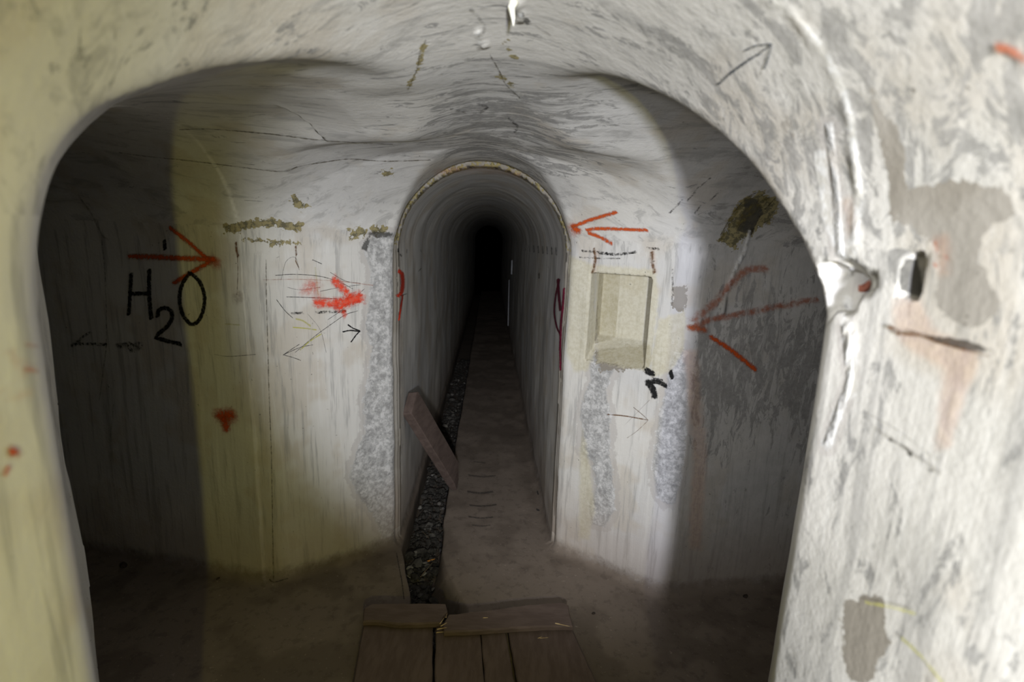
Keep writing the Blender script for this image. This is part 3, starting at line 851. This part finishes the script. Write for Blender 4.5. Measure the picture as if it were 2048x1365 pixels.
def catmull(P, step=5.0):
    P = np.asarray(P, float)
    if len(P) == 2: 
        n = max(2, int(np.linalg.norm(P[1] - P[0]) / step)); return P[0] + (P[1] - P[0]) * np.linspace(0, 1, n + 1)[:, None]
    Q_ = np.concatenate([[2 * P[0] - P[1]], P, [2 * P[-1] - P[-2]]]); out = []
    for i in range(1, len(Q_) - 2):
        n = max(1, int(np.linalg.norm(Q_[i + 1] - Q_[i]) / step))
        for k in range(n):
            t = k / n
            out.append(0.5 * ((2 * Q_[i]) + (-Q_[i - 1] + Q_[i + 1]) * t + (2 * Q_[i - 1] - 5 * Q_[i] + 4 * Q_[i + 1] - Q_[i + 2]) * t * t + (-Q_[i - 1] + 3 * Q_[i] - 3 * Q_[i + 1] + Q_[i + 2]) * t ** 3))
    out.append(P[-1]); return np.array(out)
LAY = [0]
def marks(name, parent, strokes, mat, label, off=0.0030, straight=False):
    """each stroke: (points in the photo frame, width in pixels); laid on the wall surface itself"""
    Vv, F, va, fa = [], [], [], []
    LAY[0] += 1; off = off + 0.0002 * (LAY[0] % 8)
    for st_ in strokes:
        pts, wpx = st_[0], st_[1]; fd = st_[2] if len(st_) > 2 else 1.0
        c = np.concatenate([catmull(pts[i:i + 2]) for i in range(len(pts) - 1)]) if straight else catmull(pts)
        t = np.gradient(c, axis=0); L_ = np.linalg.norm(t, axis=1, keepdims=True); t = t / (L_ + 1e-9)
        c = np.concatenate([[c[0] - t[0] * wpx * 0.45], c, [c[-1] + t[-1] * wpx * 0.45]]); t = np.concatenate([[t[0]], t, [t[-1]]])
        nrm = np.stack([-t[:, 1], t[:, 0]], 1)
        K = 5 if wpx > 14 else 3
        rows = [c + nrm * wpx / 2 * s for s in np.linspace(-1, 1, K)]
        P = trace(np.concatenate(rows)); g = -grad(P)
        P = P + g * off
        b0 = len(Vv); n = len(c)
        Vv += list(P)
        for r, s in enumerate(np.linspace(-1, 1, K)):
            e = np.full(n, abs(s)); e[0] = e[-1] = 1.0
            va += list(e); fa += [fd] * n
        for r in range(K - 1):
            for i in range(n - 1):
                ii = (b0 + r * n + i, b0 + r * n + i + 1, b0 + (r + 1) * n + i + 1, b0 + (r + 1) * n + i)
                q = [Vv[k] for k in ii]
                if max(np.linalg.norm(q[k] - q[(k + 1) % 4]) for k in range(4)) < 0.12: F.append(ii)
    o = mesh_obj(name, Vv, F, mat, parent, True)
    at = o.data.attributes.new('v', 'FLOAT', 'POINT'); at.data.foreach_set('value', np.array(va, np.float32))
    at = o.data.attributes.new('fade', 'FLOAT', 'POINT'); at.data.foreach_set('value', np.array(fa, np.float32))
    o.visible_shadow = True
    o['label'] = label
    return o
def ell(cx, cy, rx, ry, a0=0, a1=360, n=14):
    return [(cx + rx * math.cos(math.radians(a0 + (a1 - a0) * i / n)), cy + ry * math.sin(math.radians(a0 + (a1 - a0) * i / n))) for i in range(n + 1)]

marks('painted_arrow', W_FR, [([(1147, 453), (1180, 440), (1232, 424)], 11.7), ([(1147, 455), (1158, 462)], 16.9), ([(1175, 460), (1200, 457), (1294, 460)], 10.4), ([(1178, 466), (1200, 474), (1223, 487)], 10.4), ([(1144, 452), (1150, 465)], 28.6, 0.35)], M_OR, 'orange sprayed arrow pointing left above the niche')
marks('painted_arrow', W_BR, [([(1384, 655), (1420, 640), (1470, 630), (1550, 614), (1632, 599)], 20, .8), ([(1386, 640), (1430, 605), (1470, 560), (1495, 540), (1530, 538)], 24, 0.75), ([(1380, 655), (1408, 660)], 22)], M_RB, 'large faded orange arrow pointing left on the grey wall')
marks('painted_stroke', W_BR, [([(1421, 674), (1460, 700), (1509, 739)], 14.3)], M_OR, 'lower barb of the large faded arrow')
marks('painted_arrow', W_BL, [([(261, 513), (300, 514), (370, 517), (428, 519)], 16.9), ([(342, 456), (375, 482), (415, 517)], 13), ([(350, 566), (385, 545), (420, 525)], 15.6), ([(424, 520), (436, 528)], 31.2, 0.6)], M_OR, 'orange sprayed arrow pointing right above the letters')
marks('painted_arrow', W_FL, [([(634, 606), (670, 606), (720, 598)], 28), ([(668, 560), (682, 575), (700, 592)], 24), ([(680, 615), (700, 600), (718, 592)], 34), ([(686, 625), (690, 632)], 14, .6)], M_RED, 'bright red sprayed arrow pointing right')
marks('painted_haze', W_FL, [([(612, 582), (626, 568)], 40), ([(625, 573), (640, 600)], 30, .5)], M_RF, 'faint red spray haze beside the arrow')
marks('painted_blob', W_FL, [([(441, 832), (448, 831), (456, 830), (464, 831)], 44), ([(449, 838), (452, 848), (455, 858)], 26)], M_OB, 'round orange spray blob')
marks('painted_blob', W_L, [([(18, 905), (27, 907)], 34)], M_OB, 'small orange spot')
marks('painted_smear', W_L, [([(10, 935), (3, 950)], 18, .6), ([(40, 738), (66, 742)], 14, .35), ([(45, 690), (66, 693)], 10, .25)], M_OR, 'faint orange smears')
marks('painted_sign', W_TL, [([(797, 543), (803, 548), (804, 575), (799, 590), (796, 592)], 11), ([(804, 592), (801, 612), (797, 640)], 5)], M_RT, 'red painted hook-shaped mark', straight=False)
marks('painted_sign', W_TR, [([(1120, 560), (1113, 590), (1110, 625), (1115, 655), (1122, 672), (1121, 700)], 5), ([(1117, 560), (1119, 590), (1122, 620)], 8), ([(1129, 578), (1127, 610), (1123, 650), (1122, 700), (1122, 740)], 6)], M_MG, 'dark magenta looped scrawl')
marks('letter_h', W_BL, [([(264, 549), (262, 590), (259, 628)], 10), ([(300, 541), (300, 590), (304, 636)], 11.25), ([(262, 588), (300, 587)], 11.25)], M_BK, 'black painted letter H')
marks('digit_two', W_BL, [([(317, 632), (319, 621), (331, 616), (344, 623), (345, 638), (334, 655), (318, 668), (313, 676), (322, 678), (340, 683), (362, 688)], 11.25)], M_BK, 'black painted subscript 2')
marks('letter_o', W_BL, [([(382, 546), (368, 565), (361, 590), (364, 620), (374, 640), (386, 649), (400, 640), (409, 615), (410, 590), (403, 568), (391, 553), (380, 547)], 10)], M_BK, 'black painted letter O')
marks('painted_arrow', W_BL, [([(148, 692), (156, 684)], 13), ([(150, 689), (180, 688), (215, 689)], 8), ([(156, 684), (170, 672), (183, 665)], 7), ([(238, 692), (262, 688)], 14, .9), ([(265, 697), (280, 692)], 22)], M_BD, 'broken black arrow pointing left under the letters')
marks('painted_mark', W_BL, [([(330, 482), (331, 498)], 9)], M_BK, 'short black tick')
marks('pencil_arrow', W_FL, [([(686, 664), (700, 661), (716, 663)], 3.5), ([(696, 650), (706, 657), (719, 662)], 3.5), ([(719, 663), (712, 670), (702, 684)], 3)], M_BK, 'small black arrow pointing right')
marks('pencil_lines', W_FL, [([(551, 551), (590, 549), (640, 553), (680, 565), (705, 578)], 2), ([(573, 594), (610, 595), (675, 598)], 2), ([(562, 560), (572, 523), (590, 515), (598, 540)], 1.5, .6), ([(660, 545), (690, 562), (720, 567)], 1.6, .8),
      ([(625, 520), (643, 528)], 2), ([(640, 583), (680, 575), (720, 570)], 1.6, .7), ([(655, 640), (690, 615), (728, 578)], 1.6, .8), ([(553, 600), (570, 622), (585, 636)], 2), ([(566, 710), (600, 695), (625, 690)], 1.8), ([(566, 710), (590, 694), (598, 689)], 1.8), ([(566, 710), (585, 715), (601, 721)], 1.8),
      ([(590, 705), (630, 672), (660, 650)], 1.6), ([(615, 628), (640, 660), (652, 705)], 1.3, .6), ([(430, 709), (460, 713), (512, 709)], 1.8, .7), ([(490, 400), (525, 402)], 1.8, .5), ([(660, 650), (690, 630), (715, 622)], 1.8), ([(575, 575), (600, 580), (640, 575)], 1.6, .6)], M_PC, 'fine pencil scrawls and a thin arrow')
marks('painted_bar', W_FL, [([(583, 627), (605, 626)], 6, .9), ([(632, 625), (660, 624), (690, 622)], 7)], M_BD, 'short black bar under the red arrow')
marks('chalk_lines', W_FL, [([(586, 655), (610, 657), (632, 660)], 3.5), ([(592, 638), (606, 642), (620, 652)], 5, .7), ([(642, 668), (620, 682), (600, 700)], 3.5), ([(452, 648), (480, 650)], 4, .6), ([(630, 535), (636, 590)], 3, .4)], M_YE, 'yellow chalk strokes')
marks('faint_red_line', W_FL, [([(528, 560), (600, 559), (680, 563), (745, 571)], 3, .5)], M_RB, 'faint dull red line')
marks('painted_scrawl', W_FR, [([(1296, 765), (1306, 778), (1310, 792)], 16), ([(1300, 764), (1316, 764), (1332, 771)], 12), ([(1294, 742), (1306, 748)], 15), ([(1342, 744), (1345, 755)], 11), ([(1308, 757), (1325, 760)], 5, .7)], M_BK, 'heavy black scrawl below the niche')
marks('scratched_arrow', W_FR, [([(1216, 829), (1250, 832), (1296, 840)], 3.5), ([(1268, 815), (1284, 828), (1297, 840)], 2.5, .7), ([(1296, 842), (1275, 862), (1255, 876)], 1.8, .6), ([(1300, 800), (1250, 850)], 1.5, .4)], M_RS, 'thin brown scratched arrow pointing right')
marks('stain_band', W_FR, [([(1165, 502), (1190, 504), (1215, 506)], 6, .9), ([(1200, 506), (1235, 509), (1272, 504)], 7), ([(1295, 496), (1318, 498)], 6), ([(1160, 515), (1200, 517), (1240, 517)], 4, .7), ([(1345, 540), (1346, 575), (1344, 610)], 5, .5)], M_BD, 'broken black smudges along the joint above the niche')
marks('rust_run', W_FR, [([(1188, 498), (1191, 520), (1186, 545)], 8), ([(1304, 505), (1305, 525), (1309, 545)], 10)], M_RS, 'brown rust runs from two fixing holes')
marks('rust_run', W_FL, [([(591, 493), (592, 510)], 6), ([(592, 510), (591, 522), (597, 535)], 3)], M_RS, 'short brown run from a small hole')
marks('rust_run', W_BL, [([(473, 486), (474, 500), (477, 512)], 8), ([(476, 512), (477, 545), (475, 590)], 2.5, .7), ([(476, 590), (476, 600)], 30, .35)], M_RS, 'dark run from a hole with a thin drip')
marks('smudge_row', W_TR, [([(1032 + i * 9, 490 + i * 0.6), (1033 + i * 9, 500 + i * 1.1)], 3.5, .9) for i in range(10)] + [([(1098, 535), (1103, 541), (1108, 533)], 2.5), ([(1079, 548), (1079, 556)], 4)], M_BD, 'row of dark formwork smudges along the tunnel')
marks('smudge_row', W_TL, [([(812, 500), (812, 506)], 3, .7), ([(840, 500), (841, 504)], 3, .6), ([(795, 497), (797, 508), (802, 512)], 5), ([(836, 543), (841, 537)], 2.5), ([(799, 592), (812, 588)], 2.5)], M_BD, 'small dark smudges on the left tunnel wall')
# joints and cracks in the vault and walls
marks('crack', CEIL, [([(360, 257), (420, 256), (500, 262), (560, 268), (620, 276), (700, 282), (785, 286)], 3.5, .8), ([(240, 304), (300, 312), (370, 319), (460, 330), (560, 341), (600, 330), (650, 322), (700, 316), (770, 321), (860, 318)], 3.5, .75)], M_CR, 'brown construction joints in the left vault')
marks('crack', CEIL, [([(850, 75), (838, 100), (834, 130), (826, 150), (815, 176)], 4, .7), ([(980, 105), (1000, 140), (1012, 165), (1040, 192)], 3.5, .9), ([(1070, 45), (1095, 60), (1110, 72)], 3, .5)], M_CR, 'brown cracks beside the crown of the vault')
marks('painted_arrow', CEIL, [([(1440, 166), (1465, 143), (1500, 118), (1522, 104)], 7), ([(1522, 104), (1546, 86)], 4), ([(1494, 98), (1515, 88), (1546, 84)], 6), ([(1546, 86), (1541, 108), (1532, 134)], 6)], M_BL, 'blue-black arrow pointing up to the right')
marks('painted_smear', W_R, [([(2005, 92), (2030, 96), (2055, 118)], 30)], M_RB, 'blurred red smear at the edge')
marks('chalk_lines', W_R, [([(1738, 1206), (1790, 1216), (1836, 1228)], 9, .7), ([(1810, 1278), (1850, 1315), (1890, 1365)], 10, .6)], M_YE, 'yellow-green chalk streaks low on the wall')
marks('scrape', W_R, [([(1762, 862), (1830, 905), (1885, 945)], 14, .5), ([(1745, 830), (1800, 860), (1880, 920)], 5, .4)], M_CR, 'slanting grey scrape')
marks('rusty_gash', W_R, [([(1785, 655), (1805, 662)], 16), ([(1800, 668), (1850, 672), (1900, 690), (1985, 712)], 12), ([(1820, 660), (1900, 680), (1990, 700)], 4, .7)], M_RS, 'long rusty gash in the plaster')
marks('rust_spots', W_R, [([(1878, 485), (1882, 500)], 12), ([(1898, 512), (1904, 518)], 9), ([(1876, 528), (1880, 532)], 9)], M_RB, 'three small rust spots above the gash')
marks('olive_stain', W_BR, [([(1440, 480), (1460, 440), (1480, 408), (1500, 395)], 14, .7), ([(1475, 450), (1500, 420), (1530, 400)], 26, .8)], M_OV, 'olive damp stain round a dark patch')
marks('corner_line', W_FL, [([(532, 520), (533, 600), (536, 700), (539, 800), (543, 900), (545, 1000), (548, 1160)], 3.5, .6)], M_CR, 'dark line down the outer corner')
marks('crack', W_BL, [([(158, 390), (185, 430), (205, 470), (218, 480)], 6, .5), ([(205, 480), (212, 560), (214, 680), (208, 740), (200, 800)], 4, .6), ([(228, 810), (222, 900), (232, 1000)], 5, .4)], M_CR, 'long wavering crack in the dark wall')

marks('scuff_marks', floor_o, [([(938, 952), (965, 955), (990, 953)], 5, .5), ([(936, 985), (960, 988), (985, 985)], 6, .6), ([(940, 1012), (965, 1014), (992, 1011)], 5, .6), ([(938, 1035), (960, 1038), (985, 1036)], 5, .6), ([(945, 1052), (965, 1054), (980, 1052)], 4, .5), ([(948, 925), (970, 927)], 4, .4), ([(1075, 985), (1077, 990)], 5), ([(1074, 1021), (1078, 1022)], 5)], M_PC, 'dark scuff marks across the walkway')
marks('crack', floor_o, [([(793, 1108), (797, 1130), (803, 1160), (808, 1200)], 3, .9), ([(540, 1160), (548, 1166), (575, 1158)], 4, .7)], M_PC, 'thin dark crack along the edge of the channel')
marks('crack', CEIL, [([(1440, 470), (1470, 420), (1500, 390), (1530, 380)], 3, .8), ([(1500, 470), (1520, 430), (1550, 395)], 3, .8)], M_CR, 'dark cracks round the patch in the right vault')
marks('streak_marks', CEIL, [([(1340, 425), (1355, 410), (1365, 398)], 5, .7), ([(1375, 400), (1388, 385), (1396, 372)], 5, .7), ([(1400, 372), (1420, 355)], 4, .6), ([(1390, 425), (1400, 410)], 5, .6), ([(1420, 400), (1435, 385)], 4, .6), ([(955, 205), (975, 212), (960, 222)], 7, .7), ([(1018, 235), (1035, 250), (1030, 262)], 7, .7), ([(900, 215), (930, 222)], 5, .5), ([(940, 12), (965, 40), (968, 60)], 10, .4)], M_BD, 'short black smears on the vaults')
